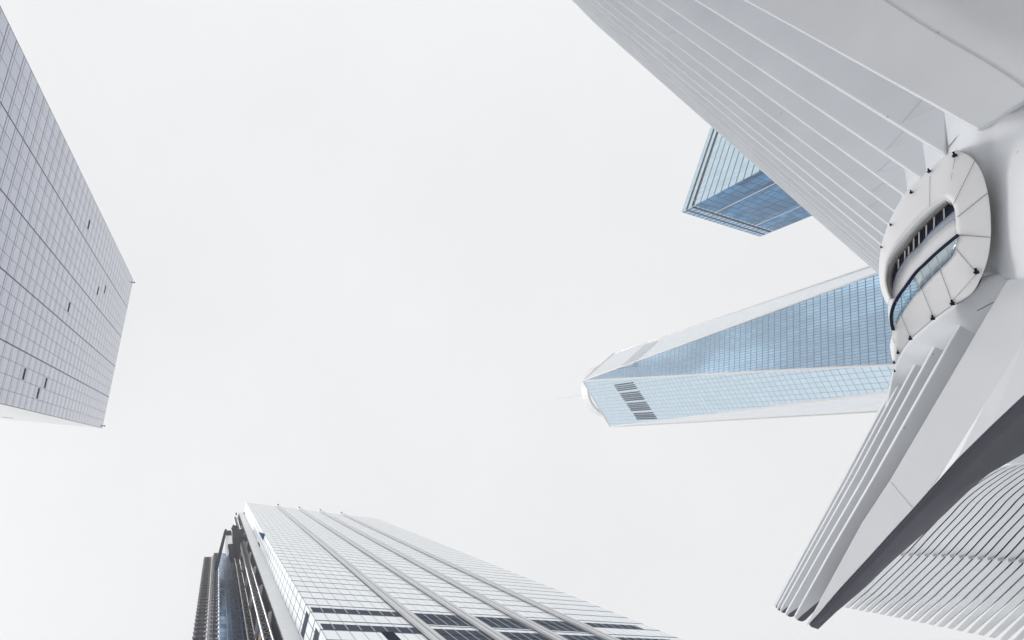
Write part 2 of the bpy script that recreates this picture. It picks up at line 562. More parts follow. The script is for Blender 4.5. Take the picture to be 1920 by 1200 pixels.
# recessed open frame, glazed bay behind it (parts of the white tower)
DARKWALL = paint('dark unfinished interior', (0.02, 0.02, 0.03), 0.8, spec=0.0, var=0.3, scale=0.3)
HB = 262.0
f0 = at_h((449, 985), 290.0)                      # dark frame wall: from the cladding band back to the blue bay
bl, br = at_h((410.5, 1036), HB), at_h((441.5, 1040), HB)
wall('open_frame', br, s2 + g3 * 0.3, 0, HB + 30, DARKWALL, t3, z1b=HS - 18)
LGREY = paint('galvanised steel', (0.27, 0.27, 0.29), 0.45, metal=0.3, var=0.1, scale=1)
wd = nrm((s2 - br) * np.array([1, 1, 0]))
wn_ = np.array([wd[1], -wd[0], 0])
if wn_ @ (-br) < 0:
    wn_ = -wn_
WL = np.linalg.norm((s2 - br)[:2])
for k, h in enumerate(range(96, 270, 12)):
    zz = (0.32, 0.95) if k % 2 else (0.95, 0.32)
    pa = br * np.array([1, 1, 0]) + wd * WL * zz[0] + wn_ * 0.25 + Z * h
    pb = br * np.array([1, 1, 0]) + wd * WL * zz[1] + wn_ * 0.25 + Z * (h + 12)
    MB().bar(pa, pb, 0.30).build('brace', LGREY, t3)
BRN = paint('rust brown boarding', (0.30, 0.17, 0.08), 0.7, var=0.2, scale=1)
for h in (126, 158):
    c = br * np.array([1, 1, 0]) + wd * WL * 0.45 + wn_ * 0.15 + Z * h
    MB().box(c, wd * 0.9, wn_ * 0.15, Z * 2.2).build('boarding', BRN, t3)
mB = facade('blue bay glass', (0.14, 0.32, 0.58), [('v', 3.6, 0, 0.3, (0.03, 0.06, 0.14), 0.6), ('u', 1.6, 0, 0.22, (0.42, 0.55, 0.7), 0.55)],
            (1.6, 0, 3.6, 0), metal=0.9, rough=0.2, var=0.35, tilt=0.03, patches=(0.35, 0.25))
bmid = bl + (br - bl) * 0.55
bq = br + g3 * 10
bq2 = bl + g3 * 10
wall('glazed_bay', bl, bmid + wn_ * 0.8, 0, HB, mB, t3)
mB2 = facade('deep blue bay glass', (0.06, 0.17, 0.40), [('v', 3.6, 0, 0.5, (0.015, 0.03, 0.08), 0.8), ('u', 2.2, 0, 0.2, (0.2, 0.32, 0.5), 0.5)],
             (2.2, 0, 3.6, 0), metal=0.9, rough=0.2, var=0.4, tilt=0.03)
wall('glazed_bay', bmid + wn_ * 0.8, br, 0, HB - 4, mB2, t3)
wall('glazed_bay', br, bq, 0, HB - 4, mB2, t3)
wall('glazed_bay', bq2, bl, 0, HB, mB, t3)
mesh('bay_roof', [(p[0], p[1], HB - 4.2) for p in (bl, bmid + wn_ * 0.8, br, bq, bq2)], [(0, 1, 2, 3, 4)], ROOF, t3)

# --- hoist masts on the open frame, a hoist machine at their top, and two landing towers
def lattice(pix_top, h_top, w, label, dist_scale=1.0):
    c = at_h(pix_top, h_top)
    o = thing('hoist_mast', label, 'hoist mast', (c[0], c[1], 0), 'lattice hoist masts on the open frame')
    rd = nrm(c * np.array([1, 1, 0]))
    td = np.array([-rd[1], rd[0], 0])
    b = c * np.array([1, 1, 0])
    for sx in (-1, 1):
        for sy in (-1, 1):
            q = b + td * w * sx + rd * w * sy
            MB().bar(q, q + Z * h_top, 0.13).build('rail', LGREY, o)
    mb = MB()
    z = 90.0
    k = 0
    while z < h_top - 1.6:
        s = 1 if k % 2 else -1
        for sy in (-1, 1):
            mb.bar(b + td * w * s + rd * w * sy + Z * z, b - td * w * s + rd * w * sy + Z * (z + 1.5), 0.06)
        for sx in (-1, 1):
            mb.bar(b + td * w * sx + rd * w * s + Z * z, b + td * w * sx - rd * w * s + Z * (z + 1.5), 0.06)
        z += 1.5
        k += 1
    mb.build('lacing', LGREY, o)
    MB().box(b + Z * (h_top / 2), td * w * 0.45, rd * w * 0.3, Z * h_top / 2).build('cable_tray', BLACK, o)
    return o
lattice((442, 1030), 262, 0.62, 'left lattice hoist mast beside the blue glass bay')
lattice((441.5, 971), 318, 0.62, 'taller lattice hoist mast next to the white cladding band')

GREYD = paint('weathered landing steel', (0.10, 0.10, 0.115), 0.6, spec=0.0, var=0.25, scale=0.8)
GREYM = paint('mast steel', (0.30, 0.30, 0.32), 0.5, var=0.15, scale=0.8)
def landing_tower(pl_, pr_, h, label, mast_right):
    a, b = at_h(pl_, h), at_h(pr_, h)
    a, b = a * np.array([1, 1, 0]), b * np.array([1, 1, 0])
    c = (a + b) / 2
    o = thing('construction_hoist', label, 'construction hoist', (c[0], c[1], 0), 'landing towers beside the white tower')
    td = nrm(b - a)
    rd = np.array([-td[1], td[0], 0])
    if rd @ c < 0:
        rd = -rd
    hw = np.linalg.norm(b - a) / 2
    z = 92.0
    rnd = random.Random(int(h * 7 + hw * 100))
    while z < h - 2:
        mb = MB()
        mb.box(c + rd * 1.1 + Z * z, td * hw, rd * 1.1, Z * 0.16)
        mb.box(c - rd * 0.02 + Z * (z + 1.1), td * hw, rd * 0.05, Z * (0.75 + 0.3 * rnd.random()))
        for s in (-1, 0.1, 1):
            mb.box(c + td * hw * s * 0.97 + rd * 0.05 + Z * (z + 1.5), td * 0.09, rd * 0.09, Z * 1.6)
        mb.build('landing', GREYD, o)
        MB().box(c - td * hw * 1.02 - rd * 0.1 + Z * (z + 0.2), td * 0.28, rd * 0.15, Z * 0.35).build('gate', LGREY, o)
        MB().box(c + td * hw * 0.9 - rd * 0.1 + Z * (z + 0.4), td * 0.28, rd * 0.1, Z * 0.5).build('panel', LGREY, o)
        z += 3.4
    for s in (-1, 1):
        MB().box(c + td * hw * s * 0.93 + rd * 1.9 + Z * h / 2, td * 0.14, rd * 0.14, Z * h / 2).build('post', GREYD, o)
    MB().box(c + rd * 2.2 + Z * h / 2, td * hw * 0.98, rd * 0.08, Z * h / 2).build('back_screen', GREYD, o)
    if mast_right:
        q = c + td * (hw + 0.75) + rd * 0.1
        MB().box(q + Z * (h - 2) / 2, td * 0.42, rd * 0.42, Z * (h - 2) / 2).build('mast', GREYM, o)
        MB().box(q - td * 0.2 - rd * 0.45 + Z * (h - 2) / 2, td * 0.08, rd * 0.06, Z * (h - 2) / 2).build('mast_rail', LGREY, o)
    return o
landing_tower((384.5, 1042), (396.2, 1042), 240, 'outermost dark grey landing tower with a pale mast on its side', True)
landing_tower((402, 1037), (408.6, 1037), 244, 'narrow dark grey landing tower between the pale mast and blue glass', False)

hm = at_h((444, 1012), 230.0)
hr = nrm(hm * np.array([1, 1, 0]))
ht = np.array([hr[1], -hr[0], 0])
if ht @ M[:, 0] < 0:
    ht = -ht
hp = lambda p, off=0.0: at_plane(p, hm - hr * (1.6 + off), hr)
t_h = thing('hoist_machine', 'black hoist machine with a hooked boom on top of the masts', 'hoist', (hm[0], hm[1], 0))
MB().prism([hp(p) for p in ((437, 989), (455, 993), (456, 1002), (449, 1007), (447, 1034), (440, 1046), (436, 1015), (435, 995))], hr * 1.7).build('machine_body', BLACK, t_h)
MB().prism([hp(p, .4) for p in ((427, 1020), (437.5, 1020), (438.5, 1045.5), (429.5, 1045.5))], hr * 1.2).build('counterweight', NAVY, t_h)
MB().prism([hp(p, .5) for p in ((423.5, 1004.5), (434, 1004), (436, 1019), (427, 1020), (425, 1040), (422, 1034))], hr * 0.6).build('housing', PANEL, t_h)
MB().prism([hp(p, .3) for p in ((423, 994.5), (433.5, 994.5), (434, 1004), (424, 1003.5))], hr * 1.0).build('winch', BLACK, t_h)
MB().bar(hp((423.2, 994), .9), hp((405.5, 1066), .9), 0.34).build('boom', NAVY, t_h)
MB().bar(hp((439, 989), .2), hp((441, 991), .2), 0.8).build('motor', BLACK, t_h)

# --- the blue glass tower behind the upper wing
H7 = 226.0
a7, b7, c7 = (at_h(p, H7) for p in ((1278, 398), (1425, 444), (1332, 240)))
d7 = b7 + c7 - a7
t7 = thing('office_tower', 'deep blue glass tower with fine dark floor lines behind the upper wing', 'skyscraper', ((a7[0] + d7[0]) / 2, (a7[1] + d7[1]) / 2, 0))
dl = (0.006, 0.012, 0.03)
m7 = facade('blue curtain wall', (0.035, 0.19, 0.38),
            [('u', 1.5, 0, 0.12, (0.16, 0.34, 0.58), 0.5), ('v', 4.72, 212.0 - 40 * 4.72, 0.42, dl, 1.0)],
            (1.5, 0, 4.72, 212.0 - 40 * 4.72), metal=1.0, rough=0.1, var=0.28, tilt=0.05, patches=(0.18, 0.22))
m7p = facade('reflection blue wall', (0.50, 0.67, 0.77),  # same glass, glancing reflection painted in as a paler colour
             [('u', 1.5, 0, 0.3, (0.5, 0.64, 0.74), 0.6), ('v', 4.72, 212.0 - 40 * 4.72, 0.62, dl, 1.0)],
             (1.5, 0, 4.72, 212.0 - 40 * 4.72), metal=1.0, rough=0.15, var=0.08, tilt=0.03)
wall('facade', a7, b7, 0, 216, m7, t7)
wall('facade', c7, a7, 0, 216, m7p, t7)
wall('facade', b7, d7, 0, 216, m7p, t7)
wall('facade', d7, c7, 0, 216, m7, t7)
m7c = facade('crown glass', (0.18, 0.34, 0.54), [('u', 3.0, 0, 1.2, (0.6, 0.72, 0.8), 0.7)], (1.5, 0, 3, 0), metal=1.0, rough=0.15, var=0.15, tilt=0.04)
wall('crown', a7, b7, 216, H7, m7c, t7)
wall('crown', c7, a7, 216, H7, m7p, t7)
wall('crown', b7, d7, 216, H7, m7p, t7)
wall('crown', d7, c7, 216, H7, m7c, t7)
mesh('roof', [a7, b7, d7, c7], [(0, 1, 2, 3)], ROOF, t7)
def outward(a, b, c):
    u = nrm((b - a) * np.array([1, 1, 0]))
    n = np.array([u[1], -u[0], 0])
    return u, (n if n @ (a - c) > 0 else -n)
for (p, q, o_) in ((a7, b7, c7), (a7, c7, b7)):
    u, n = outward(p, q, o_)
    Lq = np.linalg.norm(q - p)
    proud_box('louvre_band', p, u, n, 0.3, Lq - 0.3, 221.9, 222.8, 0.08, BLACK, t7)
    for k in range(15):
        u0 = 0.4 + k * (Lq - 0.8) / 15
        proud_box('louvre_band', p, u, n, u0, u0 + (Lq - 0.8) / 15 - 0.35, 217.2, 218.7, 0.08, BLACK, t7)
u, n = outward(a7, b7, c7)
for uu in (14.5, 44.0):  # pale strips standing in for reflections of upright beams
    proud_box('reflection_strip', a7, u, n, uu, uu + 0.5, 60, 226, 0.05, STEEL, t7)

# --- the tapering tower at the centre right
H1 = 417.0
A1, B1, C1 = at_h((1092.6, 714), H1), at_h((1151, 662), H1), at_h((1144, 800.5), H1)
D1_ = B1 + C1 - A1
cen = (B1 + C1) / 2
top = [A1, C1, D1_, B1]
base = []
for i in range(4):
    m = (top[i] + top[(i + 1) % 4]) / 2 - cen
    m[2] = 0
    q = cen + nrm(m) * 44.5
    base.append(np.array([q[0], q[1], 57.0]))
def slide(i, pa, pa3):                             # put a base corner on the photographed edge line through pa and the top corner
    n = nrm(np.cross(ray(pa), pa3 - EYE))
    q = base[i]
    n2 = n * np.array([1, 1, 0])
    base[i] = q - n2 * ((q - EYE) @ n) / (n2 @ n)
slide(3, (1650, 511), A1)
slide(0, (1675, 683.5), A1)
slide(1, (1630, 772.5), C1)
t1 = thing('office_tower', 'tallest tower, tapering pale blue glass with triangular faces and ribbed top', 'skyscraper', (cen[0], cen[1], 0))
lb = (0.05, 0.13, 0.29)
def tri(name, p, q, r, mat, parent):
    """triangular facade with its chart's u along the horizontal edge and v the height along the slope"""
    hor = (q - p) if abs((q - p)[2]) < 1 else ((r - q) if abs((r - q)[2]) < 1 else (r - p))
    u = nrm(hor)
    uvs = [((w - p) @ u, w[2]) for w in (p, q, r)]
    return mesh(name, [p, q, r], [(0, 1, 2)], mat, parent, uvs=uvs)
m1d = facade('blue tower glass', (0.40, 0.58, 0.72),
             [('u', 1.52, 0, 0.30, lb, 0.85), ('v', 4.05, 0, 0.50, lb, 1.0)],
             (1.52, 0, 4.05, 0), metal=1.0, rough=0.1, var=0.07, tilt=0.008, patches=(0.035, 0.26))
m1m = facade('reflection pale blue glass', (0.62, 0.75, 0.83),  # paler copy of the tower glass; glancing reflection put into the colour
             [('u', 3.04, 0, 0.34, (0.14, 0.28, 0.45), 0.75), ('v', 4.05, 0, 0.42, (0.12, 0.26, 0.44), 0.75)],
             (3.04, 0, 4.05, 0), metal=1.0, rough=0.12, var=0.03, tilt=0.006)
m1l = facade('reflection silver glass', (0.80, 0.85, 0.89),  # silver copy of the tower glass, coloured for the reflected sky
             [('u', 3.04, 0, 0.28, (0.4, 0.48, 0.56), 0.6)],
             (3.04, 0, 4.05, 0), metal=1.0, rough=0.12, var=0.03, tilt=0.01)
for i in range(4):
    j = (i + 1) % 4
    tri('facade', base[i - 1], base[i], top[i], m1d if i == 0 else m1l, t1)              # upright triangle, apex at a top corner
    tri('facade', top[i], base[i], top[j], m1m if i == 0 else m1l, t1)                    # hanging triangle between two top corners
    q0, q1 = base[i - 1], base[i]
    wall('base_facade', (q0[0], q0[1]), (q1[0], q1[1]), 0, 57, m1l, t1)
EDGE = paint('brushed steel edge', (0.72, 0.69, 0.68), 0.4, metal=0.3)
for i in range(4):
    for q in (base[i], base[i - 1]):
        MB().bar(q, top[i], 0.42).build('edge_trim', EDGE, t1)
    MB().bar(top[i], top[(i + 1) % 4], 0.4).build('parapet', EDGE, t1)
mesh('roof', [p - Z * 1.0 for p in top], [(0, 1, 2, 3)], ROOF, t1)
# louvre slots across the face between A1 and C1
nf = nrm(np.cross(base[0] - A1, C1 - A1))
if nf @ (A1 - EYE) > 0:
    nf = -nf
SLOT = paint('louvre slot', (0.02, 0.03, 0.06), 0.6, spec=0.0)
z12 = lambda x, y: (1130 + x / 12.0, 700 + y / 12.0)
groups = [[((265, 273), (685, 213)), ((285, 312), (712, 256)), ((312, 352), (740, 297)), ((338, 392), (765, 338))],
          [((390, 466), (818, 417)), ((412, 505), (842, 460)), ((440, 544), (872, 500)), ((465, 583), (900, 540)), ((493, 622), (928, 579))],
          [((538, 688), (970, 650)), ((562, 727), (998, 691)), ((588, 766), (1027, 731)), ((613, 803), (1052, 772)), ((638, 842), (1080, 811))],
          [((692, 917), (1127, 889)), ((715, 955), (1157, 932)), ((742, 993), (1185, 971)), ((766, 1031), (1210, 1013))]]
for grp in groups:
    for (p, q) in grp:
        w0, w1 = at_plane(z12(*p), A1 + nf * 0.25, nf), at_plane(z12(*q), A1 + nf * 0.25, nf)
        MB().bar(w0, w1, 0.36, up=nf, r2=0.2).build('louvre', SLOT, t1)
# fainter louvre rows on the face towards B1
nb = nrm(np.cross(base[3] - A1, B1 - A1))
if nb @ (A1 - EYE) > 0:
    nb = -nb
SLOT2 = paint('pale louvre', (0.55, 0.58, 0.62), 0.6)
for k in range(18):
    t = k / 17
    p0 = np.array((1159 + 48 * t, 690 - 43 * t))
    p1 = p0 + np.array((27, -7.2))
    w0, w1 = at_plane(p0, A1 + nb * 0.2, nb), at_plane(p1, A1 + nb * 0.2, nb)
    MB().bar(w0, w1, 0.30, up=nb, r2=0.15).build('louvre', SLOT2, t1)
# ring platform and mast, with the fading in haze put into their pale colours
rg = MB()
RR = 21.5
for i in range(48):
    t0, t1_ = 2 * math.pi * i / 48, 2 * math.pi * (i + 1) / 48
    p = cen + np.array([RR * math.cos(t0), RR * math.sin(t0), 9])
    q = cen + np.array([RR * math.cos(t1_), RR * math.sin(t1_), 9])
    rg.bar(p, q, 1.1, r2=4.5, up=(0, 0, 1))
rg.build('ring_platform', paint('hazed ring steel', (0.75, 0.75, 0.77), 0.5), t1)
MB().cyl(cen, cen + Z * 95, 1.2, r2=0.5).build('mast', paint('hazed mast tone', (0.66, 0.66, 0.68), 0.6), t1)
sp = MB()
for k in range(8):
    t = math.pi / 4 * k
    sp.bar(cen + np.array([RR * math.cos(t), RR * math.sin(t), 9]), cen + Z * 40, 0.2)
sp.build('mast_stay', STEEL, t1)

# ------------------------------------------------------------------ the white ribbed hall
hall = thing('transit_hall', 'white ribbed steel hall with two spread wings and an oval balcony', 'hall', (24, -3, 0))
VP1 = np.array([500.0, -500.0])
def hdir(p):
    d = ray(p)
    return nrm(d * np.array([1, 1, 0]))
n_up = nrm(np.cross(ray(VP1), Z))
if n_up[0] < 0:
    n_up = -n_up
n_lo = nrm(np.cross(ray((660, 2620)), Z))
if n_lo[0] < 0:
    n_lo = -n_lo
X0, DX = 20.0, 1.5
def tilted(n, d, deg):
    """turn a rib plane about the rib's own direction so that its face looks down"""
    a = math.radians(deg)
    c1 = n * math.cos(a) + np.cross(d, n) * math.sin(a)
    c2 = n * math.cos(a) - np.cross(d, n) * math.sin(a)
    return c1 if c1[2] > c2[2] else c2
n_up_t = tilted(n_up, ray(VP1), 14)
n_lo_t = tilted(n_lo, ray((660, 2620)), 38)
TH = 0.26
def plate(poly, a, n, th, name, parent=hall, bevel=0.1, mat=WHITE):
    P = [at_plane(p, a, n) for p in poly]
    return MB().prism(P, n * th).build(name, mat, parent, bevel=bevel)

def strip_on(points, width, name, parent, mat, lift=0.012):
    """thin raised strip along 3D points that face the camera"""
    mb = MB()
    for p, q in zip(points[:-1], points[1:]):
        d = nrm(q - p)
        mid = (p + q) / 2
        v = nrm(EYE - mid)
        mb.box(mid + v * lift * 0.5, d * np.linalg.norm(q - p) / 2 * 1.02, nrm(np.cross(d, v)) * width / 2, v * lift * 0.5)
    return mb.build(name, mat, parent)
# upper wing: parallel plates behind one another
YS = [135, 209, 277, 328, 370, 403, 430, 451, 467, 481, 491, 498, 504, 508]
RX = [1830, 1773, 1740, 1722, 1712, 1705, 1698, 1690, 1684, 1680, 1676, 1673, 1670, 1668]
def line1(y1640, x):
    return np.array([x, VP1[1] + (y1640 - VP1[1]) * (x - VP1[0]) / (1640 - VP1[0])])
SEAMS = []
for i in range(1, len(YS)):
    y, yp = YS[i], YS[i - 1]
    gap = y - yp
    yb = yp - 0.35 * gap
    a = at_x(line1(y, RX[i]), X0 + DX * i)
    tx = {11: 1076, 12: 1096, 13: 1117}.get(i, 1040 - 22 * (10 - i))
    xr = RX[i]
    poly = [line1(y, tx), line1(y, xr - 14), line1(y, xr - 3) + (0, -1.5), np.array([xr, line1(y, xr)[1] - 10]) if gap > 20 else line1(y, xr),
            np.array([xr, line1(yb, xr)[1]]), line1(yb, tx - 14), line1(0.5 * (y + yb), tx - 12)]
    if gap > 30:
        for fx in (0.06, 0.38):
            xs = xr - fx * (xr - 500)
            q0, q1 = line1(y - 0.12 * gap, xs - 6), line1(yp + 0.05 * gap, xs + 0.42 * gap)
            SEAMS.append((q0, q1, a))
            if fx < .1:
                SEAMS.append((q0, line1(yp + 0.05 * gap, xs + 0.75 * gap), a))
    plate(poly, a, n_up_t, TH + 0.16, 'wing_rib', bevel=0.16)
SEAM = paint('weld seam', (0.76, 0.77, 0.79), 0.4)
def seam(pa, pb, a, n, w=0.035):
    strip_on([at_plane(pa, a - n * 0.004, n), at_plane(pb, a - n * 0.004, n)], w, 'weld_seam', hall, SEAM, lift=0.012)
for q0, q1, a in SEAMS:
    seam(q0, q1, a, n_up_t)
# the nearest upper blade: a deep box beam
a_u = at_x((1830, 241), X0)
face_u = [(760, -357), (1000, -222), (1200, -110), (1397, 0), (1480, 45.5), (1640, 135), (1770, 207), (1822, 237), (1832, 241.5), (1840, 238), (1925, 183), (2075, 240)]
crease = [(2060, 262), (1990, 212), (1930, 168), (1885, 137), (1833, 105), (1780, 75), (1718, 38), (1660, 0), (1560, -58), (1300, -190), (1000, -300), (760, -362)]
blu = plate(face_u + crease, a_u, n_up_t, 0.26, 'wing_blade', bevel=0.05)
cr3 = [at_plane(p, a_u, n_up_t) for p in crease]
rows = [[p + n_up * 0.02 + Z * 0.03 for p in cr3], [p + n_up * 0.6 - Z * 1.0 for p in cr3], [p + n_up * 1.5 - Z * 2.7 for p in cr3], [p + n_up * 2.6 - Z * 5.2 for p in cr3], [p + n_up * 3.8 - Z * 9.0 for p in cr3]]
loft(rows, 'wing_soffit', WHITE, hall, solid=0.12, offset=-1)

# lower wing: the five farther fingers and the near blade
FING = [
    [(1817.5, 579), (1742.5, 710), (1635.5, 900), (1564.6, 1021.5), (1491, 1154.6), (1489, 1158)],
    [(1776, 606), (1719, 710), (1617, 900), (1539, 1034), (1474, 1149), (1472.5, 1152)],
    [(1749, 626), (1700, 713), (1602, 896), (1524, 1035), (1464, 1143), (1462.5, 1146)],
    [(1727.5, 644), (1690, 711), (1593, 893), (1514, 1036), (1458, 1139), (1456.5, 1142)],
    [(1712.5, 657.5), (1682, 711), (1585, 893), (1507, 1036), (1454.5, 1134), (1453, 1137)],
    [(1702, 668), (1679, 713), (1583.3, 893), (1505.6, 1034.5), (1453.2, 1131.5), (1452, 1134)],
    [(1694, 677), (1676.5, 712), (1581.8, 893), (1504.2, 1033), (1452.2, 1129), (1451, 1131.5)],
]
TIPB = [[(1494, 1163), (1504, 1165.5), (1510, 1163), (1545, 1128), (1640, 1005)], [(1476, 1155), (1482, 1157), (1488, 1156), (1512, 1135), (1600, 1010)],
        [(1465, 1148), (1469, 1149.5), (1473, 1149), (1492, 1130), (1575, 1000)], [(1458, 1144), (1461, 1145), (1464, 1144.5), (1478, 1130), (1560, 995)],
        [(1454, 1139), (1456, 1140), (1459, 1139.5), (1470, 1128), (1550, 990)], [(1452, 1135), (1454, 1136), (1456, 1135.5), (1464, 1126), (1540, 985)],
        [(1451, 1131), (1452.5, 1132), (1454, 1131.5), (1460, 1124), (1535, 980)]]
ROOTS = [[(1742, 800), (1800, 700), (1845, 625), (1838, 603), (1831, 588), (1824, 579)],
         [(1712, 790), (1760, 700), (1795, 642), (1791, 622), (1786, 610), (1781, 605)],
         [(1690, 780), (1730, 700), (1765, 650), (1758.5, 637), (1757, 630), (1752, 625.5)],
         [(1672, 770), (1705, 705), (1738, 660), (1735.5, 650), (1733, 645), (1729, 642.5)],
         [(1662, 765), (1690, 710), (1718, 670), (1717, 662), (1715.5, 658), (1713.5, 656.5)],
         [(1656, 760), (1680, 715), (1707, 675), (1706, 671), (1704.5, 669), (1703, 667.5)],
         [(1652, 757), (1676, 718), (1699, 684), (1698, 681), (1696.5, 679), (1695, 676.5)]]
for k in range(6):
    a = at_x(FING[k][0], X0 + DX * (k + 1))
    fing = plate(FING[k] + TIPB[k] + ROOTS[k], a, n_lo_t, 0.17, 'wing_rib', bevel=0.05)
    if k < 5:                                     # dark plate painting the shade under the rib's end
        b0, b1, b2, b3 = (np.array(q, float) for q in TIPB[k][:4])
        w_ = np.linalg.norm(b2 - b0) / 16
        cap = [b0 + (0.5, 0), b1, b2, b3, b3 + np.array((-5, -4)) * w_, (b1 + b2) / 2 + np.array((-5, -9)) * w_]
        P_ = [at_plane(q, a - n_lo_t * 0.012, n_lo_t) for q in cap]
        MB().prism(P_, n_lo_t * 0.2).build('tip_shade', DARKTONE, fing)
a_l = at_x((1865, 566), X0)
n_lo_b = tilted(n_lo, ray((660, 2620)), 7)
E1 = resample([(1514, 1172), (1530, 1156), (1569.7, 1109), (1624, 1050), (1670, 999), (1712, 953.5), (1752, 908), (1794, 860), (1833, 820), (1880, 774), (1920, 737), (2000, 668)], 26)
E2 = resample([(1532, 1176.5), (1548, 1161), (1570.5, 1139), (1584, 1125), (1635, 1083), (1668, 1050), (1725, 1000), (1766, 962), (1807.5, 922), (1837.5, 895), (1875, 866.5), (1920, 843), (2000, 812)], 60)
RIM = [(1995, 450), (1960, 480), (1921, 513), (1888, 526), (1879, 540), (1866, 563), (1781, 710), (1669.5, 900), (1615.6, 982), (1528, 1143), (1513, 1168.5), (1512.5, 1171)]
F1 = [at_plane(p, a_l, n_lo_b) for p in RIM]
G1 = [at_plane(p, a_l, n_lo_b) for p in E1]
bl_poly = RIM + [tuple(p) for p in E1]
plate(bl_poly, a_l, n_lo_b, 0.28, 'wing_blade', bevel=0.06)
# thin fold line along the blade face
fold = [at_plane(p, a_l - n_lo_b * 0.0, n_lo_b) for p in ((1925, 631), (1850, 753), (1774, 874), (1745, 914))]
edge = [at_plane(p, a_l - n_lo_b * 0.0, n_lo_b) for p in ((1925, 736), (1860, 797), (1796, 860), (1752, 909))]
mbf = MB()
k0 = len(fold)
mesh('blade_facet', fold + edge + [p - n_lo * (0.07 if i < 3 else 0.0) for i, p in enumerate(edge)],
     [(0, 1, 1 + 2 * k0, 2 * k0), (1, 2, 2 + 2 * k0, 1 + 2 * k0), (2, 3, 3 + 2 * k0, 2 + 2 * k0)] + [(i + k0, i + 1 + k0, i + 1 + 2 * k0, i + 2 * k0) for i in range(3)], WHITE, hall)
strip_on([at_plane(p, a_l - n_lo_b * 0.002, n_lo_b) for p in ((1671, 905), (1711, 952))], 0.035, 'joint', hall, STEEL)
# soffit of the near blade, running back to the second edge seen in the photograph
def below_E2(p):
    q = px(p)
    d = np.linalg.norm(E2 - q, axis=1)
    i = int(np.argmin(d))
    j = min(max(i, 1), len(E2) - 2)
    t = E2[j + 1] - E2[j - 1]
    r = q - E2[j]
    return t[0] * r[1] - t[1] * r[0]
wid = []
for p in G1:
    lo, hi = 0.02, 12.0
    s0 = below_E2(p + n_lo * lo)
    for _ in range(40):
        md = (lo + hi) / 2
        if below_E2(p + n_lo * md) * s0 > 0:
            lo = md
        else:
            hi = md
    wid.append(lo)
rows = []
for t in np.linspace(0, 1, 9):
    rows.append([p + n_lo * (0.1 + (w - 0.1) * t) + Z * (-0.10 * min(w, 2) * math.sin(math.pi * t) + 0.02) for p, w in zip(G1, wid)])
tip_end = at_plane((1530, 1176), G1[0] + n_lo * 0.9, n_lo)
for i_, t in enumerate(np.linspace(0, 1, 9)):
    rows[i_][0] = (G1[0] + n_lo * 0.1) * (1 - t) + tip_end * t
loft(rows, 'wing_soffit', DARKTONE, hall, solid=0.1, offset=-1)

# ribs along the flank, seen under the near blade
tips = np.array([(505, 985), (550, 993), (595, 1003), (640, 1010), (685, 1018), (735, 1027), (785, 1038), (835, 1048), (890, 1060), (945, 1072), (1000, 1083),
                 (1060, 1095), (1120, 1108), (1185, 1120), (1245, 1135), (1315, 1150), (1385, 1163), (1460, 1180), (1535, 1196), (1612, 1212), (1690, 1230), (1770, 1248),
                 (1855, 1267), (1940, 1287), (2030, 1308)], float) / 3.529 + np.array([1440, 860])
path0 = np.array([(0, 0), (12, -12.5), (49, -49), (99, -97.3), (139.7, -141.3), (154, -156), (174, -177), (189, -194), (210, -213), (234, -231), (261, -249), (286, -263), (310, -270), (345, -276)], float)
path0 = resample(path0, 26)
def rib_px(i):
    return tips[i] + path0 * (1 + 0.0205 * (i - 1))
NR = len(tips) - 1
for i in range(NR):
    A_ = rib_px(i)
    Bn = rib_px(i + 1)
    n = len(A_)
    wfrac = np.array([0.55 + 0.26 * min(1, k / 3.0) for k in range(n)])
    Rr = A_ + (Bn - A_) * wfrac[:, None]
    xi = 37.0 * (1 - 0.0165 * i)
    left = [at_x(p, xi) for p in A_]
    right = [at_x(p, xi + 0.03) for p in Rr]
    mid = [at_x((p + q) / 2, xi - 0.05) for p, q in zip(A_, Rr)]
    depth = np.array([0.22 + 0.9 * min(1, k / 4.0) for k in range(n)])
    dv = np.array([1.0, 0, 0.12])
    rows = [[p + dv * d for p, d in zip(left, depth)], left, right, [p + dv * d for p, d in zip(right, depth)]]
    rows.append(rows[0])
    v = [p for r in rows[:4] for p in r]
    f = []
    for r in range(4):
        r2 = (r + 1) % 4
        for k in range(n - 1):
            f.append((r * n + k, r * n + k + 1, r2 * n + k + 1, r2 * n + k))
    f.append(tuple(r * n for r in range(4)))
    f.append(tuple(r * n + n - 1 for r in range(3, -1, -1)))
    o = mesh('flank_rib', v, f, WHITE, hall, smooth=True)
    o.data.materials.append(DARKTONE)  # side and back painted dark in place of shade between ribs
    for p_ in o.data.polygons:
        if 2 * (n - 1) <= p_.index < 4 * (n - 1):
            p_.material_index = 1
    o.data.set_sharp_from_angle(angle=math.radians(30))
tie = [at_x(p, 37.0 * (1 - 0.0165 * i) + 0.35) for i, p in enumerate([rib_px(i)[np.argmin(abs(rib_px(i)[:, 1] - (rib_px(i)[0, 1] - 97 * (1 + 0.0205 * (i - 1)))))] for i in range(NR)])]
mb = MB()
for p, q in zip(tie[:-1], tie[1:]):
    mb.bar(p, q, 0.055, r2=0.055)
mb.build('tie_rail', LGREY, hall)
